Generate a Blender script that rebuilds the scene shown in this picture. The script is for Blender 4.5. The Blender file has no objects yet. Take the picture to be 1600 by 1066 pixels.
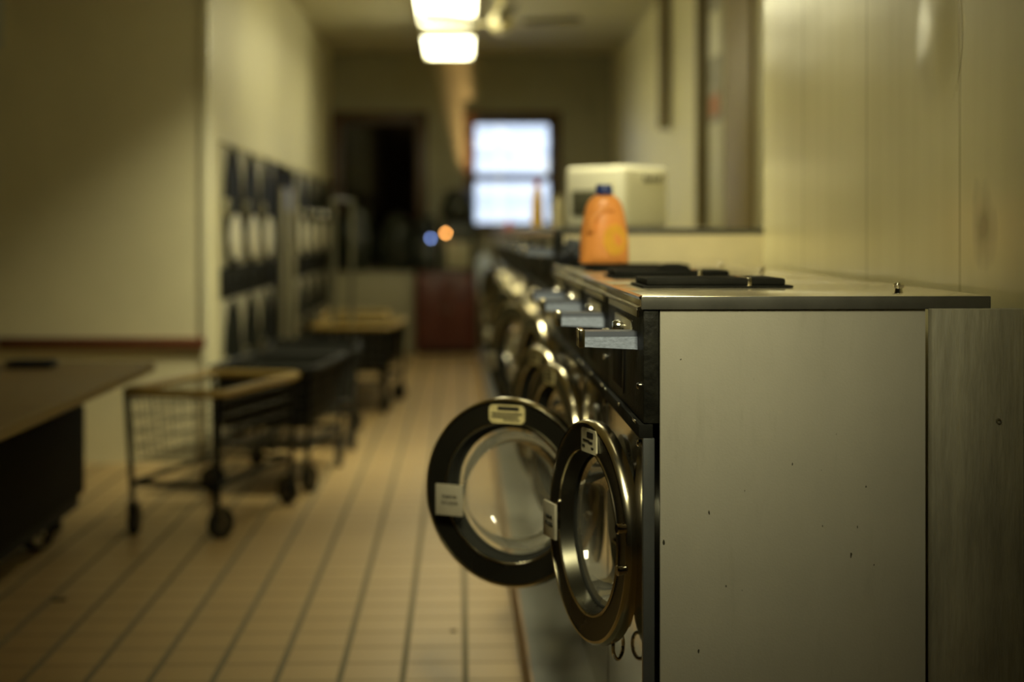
import bpy, bmesh, math, random
from mathutils import Vector, Matrix, noise

random.seed(7)
PI = math.pi
scn = bpy.context.scene
COL = scn.collection

# ------------------------------------------------------------------ camera, world, exposure
EYE = 1.15
cam_d = bpy.data.cameras.new('camera')
cam = bpy.data.objects.new('camera', cam_d)
COL.objects.link(cam)
cam.location = (0, 0, EYE)
cam.rotation_euler = (PI / 2, 0, -math.radians(1.893))
cam_d.sensor_width = 36
cam_d.lens = 55.125
cam_d.shift_y = -0.1069
cam_d.clip_start = 0.05
cam_d.dof.use_dof = True
cam_d.dof.focus_distance = 2.68
cam_d.dof.aperture_fstop = 1.72
scn.camera = cam

vs = scn.view_settings
vs.view_transform = 'Standard'
vs.look = 'None'
vs.gamma = 1
vs.use_curve_mapping = False
vs.exposure = 0.30

LAMP = (1.0, 0.945, 0.59)
MAIN = 8.3          # diffuser strength of the corridor fixtures
FILL_MID = 3.5  # added unseen fill lights over the aisle and washers
FILL_NEAR = 1.2           # added unseen fill lights over the near washers

world = bpy.data.worlds.new('daylight')
scn.world = world
world.use_nodes = True
bg = world.node_tree.nodes['Background']
bg.inputs[0].default_value = (0.80, 0.88, 1.0, 1)
bg.inputs[1].default_value = 2.2

CEIL = 2.90
Y_END = 15.4
Y_PART = 7.84
X_L = -1.26
X_R = 1.50
X_CH = 0.945
Y_CH = 4.85
Y_FRONT = -3.6
X_FAR = -4.4


# ------------------------------------------------------------------ materials
def mat(name, color, rough=0.5, metal=0.0, spec=0.5, noise_amt=0.0, noise_scale=8.0, stretch=(1, 1, 1),
        bump=0.0, bump_scale=40.0, bump_stretch=(1, 1, 1), coat=0.0, emit=0.0, emit_color=None, rough_var=0.0):
    m = bpy.data.materials.new(name)
    m.use_nodes = True
    nt = m.node_tree
    p = nt.nodes['Principled BSDF']
    p.inputs['Base Color'].default_value = (*color, 1)
    p.inputs['Roughness'].default_value = rough
    p.inputs['Metallic'].default_value = metal
    p.inputs['Specular IOR Level'].default_value = spec
    p.inputs['Coat Weight'].default_value = coat
    p.inputs['Coat Roughness'].default_value = 0.08
    if emit:
        p.inputs['Emission Color'].default_value = (*(emit_color or color), 1)
        p.inputs['Emission Strength'].default_value = emit
    tc = nt.nodes.new('ShaderNodeTexCoord')
    if noise_amt or rough_var:
        mp = nt.nodes.new('ShaderNodeMapping')
        mp.inputs['Scale'].default_value = stretch
        nt.links.new(tc.outputs['Object'], mp.inputs[0])
        nz = nt.nodes.new('ShaderNodeTexNoise')
        nz.inputs['Scale'].default_value = noise_scale
        nz.inputs['Detail'].default_value = 6
        nz.inputs['Roughness'].default_value = 0.62
        nt.links.new(mp.outputs[0], nz.inputs['Vector'])
        if noise_amt:
            mx = nt.nodes.new('ShaderNodeMix')
            mx.data_type = 'RGBA'
            mx.inputs[6].default_value = (*[c * (1 - noise_amt) for c in color], 1)
            mx.inputs[7].default_value = (*[min(1, c * (1 + noise_amt)) for c in color], 1)
            rmp = nt.nodes.new('ShaderNodeMapRange')
            rmp.inputs[1].default_value = 0.3
            rmp.inputs[2].default_value = 0.7
            nt.links.new(nz.outputs['Fac'], rmp.inputs[0])
            nt.links.new(rmp.outputs[0], mx.inputs[0])
            nt.links.new(mx.outputs[2], p.inputs['Base Color'])
        if rough_var:
            rr = nt.nodes.new('ShaderNodeMapRange')
            rr.inputs[1].default_value = 0.3
            rr.inputs[2].default_value = 0.7
            rr.inputs[3].default_value = max(0.02, rough - rough_var)
            rr.inputs[4].default_value = rough + rough_var
            nt.links.new(nz.outputs['Fac'], rr.inputs[0])
            nt.links.new(rr.outputs[0], p.inputs['Roughness'])
    if bump:
        mp2 = nt.nodes.new('ShaderNodeMapping')
        mp2.inputs['Scale'].default_value = bump_stretch
        nt.links.new(tc.outputs['Object'], mp2.inputs[0])
        n2 = nt.nodes.new('ShaderNodeTexNoise')
        n2.inputs['Scale'].default_value = bump_scale
        n2.inputs['Detail'].default_value = 3
        nt.links.new(mp2.outputs[0], n2.inputs['Vector'])
        b = nt.nodes.new('ShaderNodeBump')
        b.inputs['Strength'].default_value = bump
        b.inputs['Distance'].default_value = 0.01
        nt.links.new(n2.outputs['Fac'], b.inputs['Height'])
        nt.links.new(b.outputs[0], p.inputs['Normal'])
    return m


def nodes_of(m):
    return m.node_tree.nodes, m.node_tree.links, m.node_tree.nodes['Principled BSDF']


def glass_mat(name, tint=(1, 1, 1), rough=0.03, refl=1.0, milky_reflection=0.0):
    m = bpy.data.materials.new(name)
    m.use_nodes = True
    nt = m.node_tree
    for n in list(nt.nodes):
        nt.nodes.remove(n)
    out = nt.nodes.new('ShaderNodeOutputMaterial')
    mix = nt.nodes.new('ShaderNodeMixShader')
    tr = nt.nodes.new('ShaderNodeBsdfTransparent')
    tr.inputs[0].default_value = (*tint, 1)
    gl = nt.nodes.new('ShaderNodeBsdfGlossy')
    gl.inputs['Roughness'].default_value = rough
    gl.inputs[0].default_value = (refl, refl, refl, 1)
    fr = nt.nodes.new('ShaderNodeFresnel')
    fr.inputs[0].default_value = 1.5
    nt.links.new(fr.outputs[0], mix.inputs[0])
    nt.links.new(tr.outputs[0], mix.inputs[1])
    nt.links.new(gl.outputs[0], mix.inputs[2])
    last = mix
    if milky_reflection:  # diffuse mix standing in for milky reflections on the glass
        df = nt.nodes.new('ShaderNodeBsdfDiffuse')
        df.inputs[0].default_value = (0.62, 0.58, 0.44, 1)
        m2 = nt.nodes.new('ShaderNodeMixShader')
        m2.inputs[0].default_value = milky_reflection
        nt.links.new(mix.outputs[0], m2.inputs[1])
        nt.links.new(df.outputs[0], m2.inputs[2])
        last = m2
    nt.links.new(last.outputs[0], out.inputs[0])
    return m


def floor_mat():
    m = mat('quarry_tile', (0.5, 0.36, 0.16), rough=0.40, spec=0.4)
    N, L, p = nodes_of(m)
    tc = N['Texture Coordinate']
    sep = N.new('ShaderNodeSeparateXYZ')
    L.new(tc.outputs['Object'], sep.inputs[0])

    def math_(op, a, b=None, c=None):
        n = N.new('ShaderNodeMath')
        n.operation = op
        for i, v in enumerate((a, b, c)):
            if v is None:
                continue
            if isinstance(v, (int, float)):
                n.inputs[i].default_value = v
            else:
                L.new(v, n.inputs[i])
        return n.outputs[0]
    T = 0.1617

    def line(coord, off, wid):
        f = math_('FRACT', math_('DIVIDE', math_('SUBTRACT', coord, off), T))
        d = math_('ABSOLUTE', math_('SUBTRACT', f, 0.5))
        mr = N.new('ShaderNodeMapRange')
        mr.inputs[1].default_value = 0.5 - wid * 0.62
        mr.inputs[2].default_value = 0.5 - wid * 0.38
        L.new(d, mr.inputs[0])
        return mr.outputs[0]
    gx = line(sep.outputs[0], 0.0136, 0.10)
    gy = math_('MULTIPLY', line(sep.outputs[1], 4.026, 0.10), 0.5)
    g = math_('MAXIMUM', gx, gy)
    nz = N.new('ShaderNodeTexNoise')
    nz.inputs['Scale'].default_value = 3.5
    nz.inputs['Detail'].default_value = 5
    L.new(tc.outputs['Object'], nz.inputs['Vector'])
    cell = N.new('ShaderNodeTexWhiteNoise')
    cell.noise_dimensions = '2D'
    comb = N.new('ShaderNodeCombineXYZ')
    L.new(math_('FLOOR', math_('DIVIDE', math_('SUBTRACT', sep.outputs[0], 0.0136), T)), comb.inputs[0])
    L.new(math_('FLOOR', math_('DIVIDE', math_('SUBTRACT', sep.outputs[1], 4.026), T)), comb.inputs[1])
    L.new(comb.outputs[0], cell.inputs['Vector'])
    v = math_('ADD', math_('MULTIPLY', nz.outputs['Fac'], 0.35), math_('MULTIPLY', cell.outputs['Value'], 0.12))
    mix = N.new('ShaderNodeMix')
    mix.data_type = 'RGBA'
    mix.inputs[6].default_value = (0.34, 0.226, 0.094, 1)
    mix.inputs[7].default_value = (0.50, 0.352, 0.160, 1)
    L.new(v, mix.inputs[0])
    mix2 = N.new('ShaderNodeMix')
    mix2.data_type = 'RGBA'
    mix2.inputs[7].default_value = (0.15, 0.125, 0.07, 1)
    L.new(g, mix2.inputs[0])
    L.new(mix.outputs[2], mix2.inputs[6])
    L.new(mix2.outputs[2], p.inputs['Base Color'])
    rr = N.new('ShaderNodeMapRange')
    rr.inputs[3].default_value = 0.42
    rr.inputs[4].default_value = 0.75
    L.new(g, rr.inputs[0])
    L.new(rr.outputs[0], p.inputs['Roughness'])
    return m


def panel_wall_mat():
    # glossy cream sheet panels with thin joints every 0.68 m
    m = mat('cream_sheet_panel', (0.72, 0.64, 0.36), rough=0.26, spec=0.5, bump=0.22, bump_scale=2.4, bump_stretch=(1, 0.6, 2.4))
    N, L, p = nodes_of(m)
    tc = N['Texture Coordinate']
    sep = N.new('ShaderNodeSeparateXYZ')
    L.new(tc.outputs['Object'], sep.inputs[0])
    a = N.new('ShaderNodeMath'); a.operation = 'SUBTRACT'; a.inputs[1].default_value = 2.93
    L.new(sep.outputs[1], a.inputs[0])
    d = N.new('ShaderNodeMath'); d.operation = 'DIVIDE'; d.inputs[1].default_value = 0.68
    L.new(a.outputs[0], d.inputs[0])
    f = N.new('ShaderNodeMath'); f.operation = 'FRACT'
    L.new(d.outputs[0], f.inputs[0])
    c = N.new('ShaderNodeMath'); c.operation = 'LESS_THAN'; c.inputs[1].default_value = 0.022
    L.new(f.outputs[0], c.inputs[0])
    mp = N.new('ShaderNodeMapping')
    mp.inputs['Scale'].default_value = (1, 5, 0.35)
    L.new(tc.outputs['Object'], mp.inputs[0])
    nz = N.new('ShaderNodeTexNoise')
    nz.inputs['Scale'].default_value = 2.0
    nz.inputs['Detail'].default_value = 4
    L.new(mp.outputs[0], nz.inputs['Vector'])
    mx = N.new('ShaderNodeMix'); mx.data_type = 'RGBA'
    mx.inputs[6].default_value = (0.74, 0.665, 0.36, 1)
    mx.inputs[7].default_value = (0.90, 0.83, 0.50, 1)
    L.new(nz.outputs['Fac'], mx.inputs[0])
    m2 = N.new('ShaderNodeMix'); m2.data_type = 'RGBA'
    m2.inputs[7].default_value = (0.63, 0.56, 0.30, 1)
    L.new(c.outputs[0], m2.inputs[0])
    L.new(mx.outputs[2], m2.inputs[6])
    # dark smudge rubbed onto the panel
    vd = N.new('ShaderNodeVectorMath'); vd.operation = 'DISTANCE'
    vd.inputs[1].default_value = (X_CH, 2.80, 1.165)
    jn = N.new('ShaderNodeTexNoise'); jn.inputs['Scale'].default_value = 9
    L.new(tc.outputs['Object'], jn.inputs['Vector'])
    L.new(tc.outputs['Object'], vd.inputs[0])
    ja = N.new('ShaderNodeMath'); ja.operation = 'MULTIPLY_ADD'
    ja.inputs[1].default_value = 0.10
    L.new(jn.outputs['Fac'], ja.inputs[0])
    L.new(vd.outputs['Value'], ja.inputs[2])
    jr = N.new('ShaderNodeMapRange')
    jr.inputs[1].default_value = 0.06
    jr.inputs[2].default_value = 0.13
    jr.inputs[3].default_value = 0.55
    jr.inputs[4].default_value = 0.0
    L.new(ja.outputs[0], jr.inputs[0])
    m4 = N.new('ShaderNodeMix'); m4.data_type = 'RGBA'
    m4.inputs[7].default_value = (0.12, 0.11, 0.07, 1)
    L.new(jr.outputs[0], m4.inputs[0])
    L.new(m2.outputs[2], m4.inputs[6])
    L.new(m4.outputs[2], p.inputs['Base Color'])
    return m


def side_panel_mat():
    # beige grey enamel with chips and faint grime
    m = mat('beige_enamel', (0.43, 0.405, 0.33), rough=0.38, spec=0.4, noise_amt=0.10, noise_scale=3.0, stretch=(1, 1, 0.6),
            bump=0.05, bump_scale=260)
    N, L, p = nodes_of(m)
    tc = N['Texture Coordinate']
    src = p.inputs['Base Color'].links[0].from_socket
    mp = N.new('ShaderNodeMapping')
    mp.inputs['Scale'].default_value = (1.0, 1.0, 0.42)
    L.new(tc.outputs['Object'], mp.inputs[0])
    v = N.new('ShaderNodeTexNoise')
    v.inputs['Scale'].default_value = 120
    v.inputs['Detail'].default_value = 1
    L.new(mp.outputs[0], v.inputs['Vector'])
    r = N.new('ShaderNodeMapRange')
    r.inputs[1].default_value = 0.79
    r.inputs[2].default_value = 0.80
    L.new(v.outputs['Fac'], r.inputs[0])
    mx = N.new('ShaderNodeMix'); mx.data_type = 'RGBA'
    mx.inputs[7].default_value = (0.05, 0.045, 0.03, 1)
    L.new(r.outputs[0], mx.inputs[0])
    # grime streaks
    mp3 = N.new('ShaderNodeMapping')
    mp3.inputs['Scale'].default_value = (9, 9, 1.6)
    L.new(tc.outputs['Object'], mp3.inputs[0])
    s = N.new('ShaderNodeTexNoise')
    s.inputs['Scale'].default_value = 2.4
    s.inputs['Detail'].default_value = 8
    s.inputs['Roughness'].default_value = 0.7
    L.new(mp3.outputs[0], s.inputs['Vector'])
    sr = N.new('ShaderNodeMapRange')
    sr.inputs[1].default_value = 0.56
    sr.inputs[2].default_value = 0.80
    sr.inputs[3].default_value = 0.0
    sr.inputs[4].default_value = 0.35
    L.new(s.outputs['Fac'], sr.inputs[0])
    m3 = N.new('ShaderNodeMix'); m3.data_type = 'RGBA'
    m3.inputs[7].default_value = (0.26, 0.24, 0.18, 1)
    L.new(sr.outputs[0], m3.inputs[0])
    L.new(src, m3.inputs[6])
    L.new(m3.outputs[2], mx.inputs[6])
    L.new(mx.outputs[2], p.inputs['Base Color'])
    return m


def siding_mat():
    m = mat('pale_siding', (0.80, 0.85, 0.95), rough=0.7)
    N, L, p = nodes_of(m)
    tc = N['Texture Coordinate']
    w = N.new('ShaderNodeTexWave')
    w.bands_direction = 'Z'
    w.wave_profile = 'SAW'
    w.inputs['Scale'].default_value = 1.1
    L.new(tc.outputs['Object'], w.inputs['Vector'])
    mx = N.new('ShaderNodeMix'); mx.data_type = 'RGBA'
    mx.inputs[6].default_value = (0.55, 0.60, 0.68, 1)
    mx.inputs[7].default_value = (0.90, 0.94, 1.0, 1)
    L.new(w.outputs['Fac'], mx.inputs[0])
    L.new(mx.outputs[2], p.inputs['Base Color'])
    return m


M = {}
M['tile'] = floor_mat()
M['panel_wall'] = panel_wall_mat()
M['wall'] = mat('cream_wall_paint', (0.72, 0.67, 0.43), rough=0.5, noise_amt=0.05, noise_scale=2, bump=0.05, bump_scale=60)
M['wall_bright'] = mat('bright_cream_wall_paint', (0.84, 0.78, 0.48), rough=0.5, noise_amt=0.05, noise_scale=2)  # cream wall paint lightened to stand in for more light
M['partition'] = mat('glossy_partition_board', (0.78, 0.72, 0.48), rough=0.22, spec=0.5, noise_amt=0.06, noise_scale=1.5, bump=0.03, bump_scale=3)
M['dark_wall'] = mat('dark_olive_wall_paint', (0.07, 0.065, 0.04), rough=0.5)  # unseen front and left walls coloured dark to cut bounced light
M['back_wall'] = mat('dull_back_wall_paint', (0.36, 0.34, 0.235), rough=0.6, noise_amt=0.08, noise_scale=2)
M['ceiling'] = mat('ceiling_paint', (0.66, 0.61, 0.41), rough=0.7, noise_amt=0.06, noise_scale=3)
M['rail'] = mat('red_brown_rail', (0.13, 0.045, 0.02), rough=0.4, noise_amt=0.2, noise_scale=20, stretch=(1, 8, 8))
M['base'] = mat('brown_rubber_base', (0.30, 0.18, 0.085), rough=0.5)
M['plinth'] = mat('grey_green_plinth_paint', (0.085, 0.085, 0.062), rough=0.35, noise_amt=0.3, noise_scale=5)
M['enamel'] = side_panel_mat()
M['white_enamel'] = mat('cream_enamel', (0.70, 0.65, 0.47), rough=0.35, noise_amt=0.05)
M['rough_grey'] = mat('worn_grey_paint', (0.31, 0.29, 0.215), rough=0.6, noise_amt=0.38, noise_scale=4.5, stretch=(3.2, 1, 0.55), bump=0.35, bump_scale=26, bump_stretch=(4, 1, 0.6))
M['steel'] = mat('satin_steel', (0.42, 0.40, 0.34), rough=0.32, metal=1.0, noise_amt=0.12, noise_scale=6, stretch=(1, 6, 1), rough_var=0.06)
M['top_steel'] = mat('worn_steel_top', (0.68, 0.61, 0.44), rough=0.20, metal=0.7, noise_amt=0.10, noise_scale=4, rough_var=0.06)
M['lip_steel'] = mat('dull_grey_lip', (0.095, 0.092, 0.078), rough=0.4, metal=0.3, noise_amt=0.25, noise_scale=9)  # slab-end shade put into colour; also the tall tops' dark trim
M['mirror_steel'] = mat('polished_steel_front', (0.50, 0.44, 0.31), rough=0.07, metal=1.0, noise_amt=0.1, noise_scale=2, bump=0.02, bump_scale=6)
M['door_steel'] = mat('dark_brushed_steel', (0.075, 0.071, 0.052), rough=0.30, metal=0.9, noise_amt=0.12, noise_scale=3, rough_var=0.05)  # base darkened to stand in for the dark room it reflects
M['rim_steel'] = mat('polished_rim', (0.62, 0.56, 0.40), rough=0.18, metal=1.0)
M['chrome'] = mat('chrome', (0.82, 0.80, 0.72), rough=0.10, metal=1.0)
M['slide_steel'] = mat('scuffed_coin_chute_steel', (0.33, 0.375, 0.49), rough=0.42, metal=0.25, noise_amt=0.28, noise_scale=90, stretch=(1, 1, 3), bump=0.1, bump_scale=300)  # bluish base stands in for cool reflected light; scuffs are wear
M['black'] = mat('black_plastic', (0.012, 0.012, 0.010), rough=0.6, spec=0.04, noise_amt=0.3, noise_scale=30)
M['dryer_glass'] = mat('dark_dryer_glass', (0.016, 0.018, 0.014), rough=0.5, spec=0.03)
M['black_worn'] = mat('scuffed_black_metal', (0.012, 0.012, 0.009), rough=0.5, spec=0.15, noise_amt=0.75, noise_scale=30, bump=0.15, bump_scale=120)
M['angle'] = mat('blue_grey_angle', (0.10, 0.105, 0.105), rough=0.4, metal=0.4, noise_amt=0.15, noise_scale=12)
M['rubber'] = mat('black_rubber', (0.022, 0.022, 0.018), rough=0.65, spec=0.03)
M['drum'] = mat('drum_steel', (0.12, 0.115, 0.09), rough=0.35, metal=0.9)
M['glass'] = glass_mat('door_glass', (0.90, 0.88, 0.80), 0.05, milky_reflection=0.10)
M['smoke_glass'] = glass_mat('dark_glass', (0.45, 0.42, 0.36), 0.05, refl=0.5)
M['pane'] = glass_mat('window_glass', (0.97, 0.98, 1.0), 0.02)
M['wood'] = mat('dark_wood_frame', (0.075, 0.036, 0.014), rough=0.35, noise_amt=0.25, noise_scale=14, stretch=(6, 6, 1))
M['laminate'] = mat('brown_laminate', (0.22, 0.15, 0.07), rough=0.5, noise_amt=0.22, noise_scale=9, stretch=(1, 5, 1))
M['table_edge'] = mat('tan_edge_band', (0.26, 0.19, 0.075), rough=0.5)
M['dark_metal'] = mat('dark_painted_metal', (0.018, 0.018, 0.016), rough=0.5, spec=0.06)
M['wire'] = mat('dull_wire', (0.11, 0.105, 0.085), rough=0.35, metal=0.8)
M['bumper'] = mat('tan_vinyl_bumper', (0.40, 0.27, 0.07), rough=0.5)
M['label'] = mat('yellowed_sticker', (0.56, 0.47, 0.22), rough=0.5, noise_amt=0.15, noise_scale=60)
M['label_white'] = mat('cream_sticker', (0.66, 0.60, 0.40), rough=0.5, noise_amt=0.12, noise_scale=60)
M['ink'] = mat('dark_print', (0.02, 0.018, 0.012), rough=0.5)
M['plate'] = mat('grey_latch_plate', (0.50, 0.45, 0.33), rough=0.35, metal=0.35, noise_amt=0.1, noise_scale=20)
M['orange'] = mat('orange_plastic', (0.90, 0.35, 0.085), rough=0.35, noise_amt=0.04)
M['yellow_label'] = mat('yellow_round_label', (0.86, 0.44, 0.05), rough=0.4, noise_amt=0.1, noise_scale=30)
M['blue_cap'] = mat('blue_cap_plastic', (0.03, 0.05, 0.20), rough=0.35)
M['red_cap'] = mat('red_cap_plastic', (0.60, 0.07, 0.02), rough=0.4)
M['yellow'] = mat('yellow_plastic', (0.88, 0.52, 0.05), rough=0.4)
M['cream'] = mat('cream_plastic', (0.80, 0.72, 0.45), rough=0.4)
M['cloth'] = mat('navy_cloth', (0.022, 0.026, 0.036), rough=0.9, noise_amt=0.3, noise_scale=40)
M['red'] = mat('dark_red_cabinet', (0.105, 0.028, 0.018), rough=0.35, noise_amt=0.12, noise_scale=6)
M['dark_green'] = mat('dark_green_black', (0.022, 0.026, 0.018), rough=0.35)
M['pale_plate'] = mat('pale_plate', (0.42, 0.38, 0.24), rough=0.5)
M['pipe_dark'] = mat('dark_pipe_paint', (0.19, 0.15, 0.07), rough=0.5)
M['white_board'] = mat('white_board', (0.84, 0.80, 0.56), rough=0.4)
M['poster'] = mat('grey_poster', (0.42, 0.40, 0.30), rough=0.55, noise_amt=0.55, noise_scale=16)
M['poster_red'] = mat('faded_red_print', (0.55, 0.22, 0.09), rough=0.55, noise_amt=0.25, noise_scale=20)
M['sign_blue'] = mat('dark_blue_sign', (0.02, 0.03, 0.055), rough=0.3)
M['sign_white'] = mat('sign_border', (0.55, 0.56, 0.48), rough=0.4)
M['blade'] = mat('fan_blade', (0.10, 0.08, 0.035), rough=0.4)
M['fan_metal'] = mat('cream_fan_metal', (0.78, 0.70, 0.42), rough=0.3)
M['fixture'] = mat('fixture_white', (0.85, 0.80, 0.55), rough=0.4)
M['lamp_main'] = mat('lit_diffuser', (0.9, 0.85, 0.6), rough=0.5, emit=MAIN, emit_color=LAMP)
M['lamp_near'] = mat('lit_diffuser_dim', (0.9, 0.85, 0.6), rough=0.5, emit=FILL_NEAR, emit_color=LAMP)
M['lamp_mid'] = mat('lit_diffuser_mid', (0.9, 0.85, 0.6), rough=0.5, emit=FILL_MID, emit_color=LAMP)
M['lamp_orange'] = mat('orange_indicator', (0.9, 0.4, 0.1), emit=22, emit_color=(1, 0.42, 0.10))
M['lamp_blue'] = mat('blue_indicator', (0.2, 0.3, 0.8), emit=9, emit_color=(0.30, 0.45, 1))
M['siding'] = siding_mat()
M['white_paint'] = mat('white_exterior_paint', (0.95, 0.95, 0.93), rough=0.6)
M['tan_panel'] = mat('tan_wall_panel', (0.42, 0.33, 0.16), rough=0.5, noise_amt=0.06)
M['olive_glass'] = mat('dark_olive_window', (0.10, 0.095, 0.06), rough=0.25)
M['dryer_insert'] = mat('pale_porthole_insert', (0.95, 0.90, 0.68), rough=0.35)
M['end_enamel'] = mat('pale_tan_enamel', (0.80, 0.72, 0.50), rough=0.4, noise_amt=0.06)
M['box_white'] = mat('white_machine_enamel', (0.93, 0.89, 0.69), rough=0.35)
M['pale_blue'] = mat('pale_blue_plastic', (0.45, 0.50, 0.58), rough=0.3)
M['shutter_brown'] = mat('dark_brown_shutter', (0.10, 0.075, 0.04), rough=0.6, noise_amt=0.4, noise_scale=4)
M['dryer_panel'] = mat('dull_beige_dryer_panel', (0.40, 0.37, 0.26), rough=0.4, noise_amt=0.06)
M['chute_blue'] = mat('dark_blue_chute_steel', (0.15, 0.165, 0.21), rough=0.35, metal=0.4)  # blue base stands in for cool light the steel reflects
M['bright_plate'] = mat('bright_meter_plate', (0.80, 0.74, 0.52), rough=0.32, metal=0.55)
M['ground'] = mat('yard_ground', (0.4, 0.42, 0.42), rough=0.9)


# ------------------------------------------------------------------ mesh helpers
def basis(axis):
    a = Vector(axis).normalized()
    up = Vector((0, 0, 1)) if abs(a.z) < 0.9 else Vector((0, 1, 0))
    u = up.cross(a).normalized()
    v = a.cross(u).normalized()
    return a, u, v


class G:
    def __init__(self):
        self.bm = bmesh.new()

    def box(self, x0, x1, y0, y1, z0, z1, bev=0.0, seg=2):
        r = bmesh.ops.create_cube(self.bm, size=1.0)
        vs_ = r['verts']
        for v in vs_:
            v.co = Vector(((x0 + x1) / 2 + v.co.x * (x1 - x0), (y0 + y1) / 2 + v.co.y * (y1 - y0), (z0 + z1) / 2 + v.co.z * (z1 - z0)))
        if bev:
            es = list({e for v in vs_ for e in v.link_edges})
            bmesh.ops.bevel(self.bm, geom=es, offset=bev, segments=seg, profile=0.5, affect='EDGES')
        return self

    def lathe(self, prof, c=(0, 0, 0), axis=(0, 0, 1), seg=48, closed=False, sx=1.0, sy=1.0):
        a, u, v = basis(axis)
        c = Vector(c)
        rings = []
        for r, h in prof:
            if r < 1e-6:
                rings.append([self.bm.verts.new(c + a * h)])
            else:
                rings.append([self.bm.verts.new(c + a * h + (u * math.cos(2 * PI * k / seg) * sx + v * math.sin(2 * PI * k / seg) * sy) * r) for k in range(seg)])
        pairs = list(zip(rings, rings[1:]))
        if closed:
            pairs.append((rings[-1], rings[0]))
        for A, B in pairs:
            for k in range(seg):
                k2 = (k + 1) % seg
                if len(A) == 1 and len(B) == 1:
                    continue
                if len(A) == 1:
                    self.bm.faces.new((A[0], B[k2], B[k]))
                elif len(B) == 1:
                    self.bm.faces.new((A[k], A[k2], B[0]))
                else:
                    self.bm.faces.new((A[k], A[k2], B[k2], B[k]))
        return self

    def cyl(self, p0, p1, r, seg=20, r2=None):
        p0, p1 = Vector(p0), Vector(p1)
        h = (p1 - p0).length
        r2 = r if r2 is None else r2
        return self.lathe([(0, 0), (r, 0), (r2, h), (0, h)], p0, p1 - p0, seg)

    def tube(self, pts, r, seg=8, closed=False):
        pts = [Vector(p) for p in pts]
        n = len(pts)
        rings = []
        for i, p in enumerate(pts):
            if closed:
                d = pts[(i + 1) % n] - pts[i - 1]
            else:
                d = pts[min(i + 1, n - 1)] - pts[max(i - 1, 0)]
            a, u, v = basis(d)
            rings.append([self.bm.verts.new(p + (u * math.cos(2 * PI * k / seg) + v * math.sin(2 * PI * k / seg)) * r) for k in range(seg)])
        m = n if closed else n - 1
        for i in range(m):
            A, B = rings[i], rings[(i + 1) % n]
            # align the ring start to limit twisting
            best = min(range(seg), key=lambda s: (A[0].co - B[s].co).length)
            for k in range(seg):
                self.bm.faces.new((A[k], A[(k + 1) % seg], B[(k + 1 + best) % seg], B[(k + best) % seg]))
        if not closed:
            for R in (rings[0], rings[-1]):
                try:
                    self.bm.faces.new(R)
                except ValueError:
                    pass
        return self

    def prism(self, poly, axis, a0, a1):
        # poly in the two other axes, in order (y,z) for x, (x,z) for y, (x,y) for z
        def P(q, t):
            if axis == 'x':
                return (t, q[0], q[1])
            if axis == 'y':
                return (q[0], t, q[1])
            return (q[0], q[1], t)
        A = [self.bm.verts.new(P(q, a0)) for q in poly]
        B = [self.bm.verts.new(P(q, a1)) for q in poly]
        self.bm.faces.new(A)
        self.bm.faces.new(B)
        n = len(poly)
        for i in range(n):
            self.bm.faces.new((A[i], A[(i + 1) % n], B[(i + 1) % n], B[i]))
        return self

    def build(self, name, m, parent=None, loc=None, angle=32, smooth=True, scale=None, sub=0):
        bm = self.bm
        bmesh.ops.recalc_face_normals(bm, faces=bm.faces)
        if smooth:
            lim = math.radians(angle)
            for f in bm.faces:
                f.smooth = True
            for e in bm.edges:
                if len(e.link_faces) == 2:
                    if e.calc_face_angle(0) > lim:
                        e.smooth = False
        me = bpy.data.meshes.new(name)
        bm.to_mesh(me)
        bm.free()
        me.materials.append(M[m] if isinstance(m, str) else m)
        o = bpy.data.objects.new(name, me)
        COL.objects.link(o)
        if parent is not None:
            o.parent = parent
        if loc is not None:
            o.location = loc
        return o


def tag(o, label, cat, group=None):
    o['label'] = label
    o['category'] = cat
    if group:
        o['group'] = group
    return o


def thing(name, label, cat, loc=(0, 0, 0), rotz=0.0, group=None):
    o = bpy.data.objects.new(name, None)
    o.empty_display_size = 0.1
    COL.objects.link(o)
    o.location = loc
    o.rotation_euler = (0, 0, rotz)
    return tag(o, label, cat, group)


def struct(o):
    o['kind'] = 'structure'
    return o


def part(name, parent, loc=(0, 0, 0), rot=(0, 0, 0)):
    o = bpy.data.objects.new(name, None)
    o.empty_display_size = 0.05
    COL.objects.link(o)
    o.parent = parent
    o.location = loc
    o.rotation_euler = rot
    return o


def lettering(text, size, m, parent, loc, rot, name='lettering'):
    c = bpy.data.curves.new(name, 'FONT')
    c.body = text
    c.size = size
    c.align_x = 'CENTER'
    c.align_y = 'CENTER'
    c.extrude = 0.0006
    c.materials.append(M[m])
    tmp = bpy.data.objects.new(name + '_curve', c)
    me = bpy.data.meshes.new_from_object(tmp)
    bpy.data.objects.remove(tmp)
    bpy.data.curves.remove(c)
    o = bpy.data.objects.new(name, me)
    COL.objects.link(o)
    o.parent = parent
    o.location = loc
    o.rotation_euler = rot
    return o


# ------------------------------------------------------------------ room shell
struct(G().box(X_FAR - 0.1, X_R + 0.1, Y_FRONT - 0.1, Y_END + 0.1, -0.1, 0).build('floor', 'tile'))
struct(G().box(X_FAR - 0.1, X_R + 0.1, Y_FRONT - 0.1, Y_END + 0.1, CEIL, CEIL + 0.1).build('ceiling', 'ceiling'))
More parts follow.
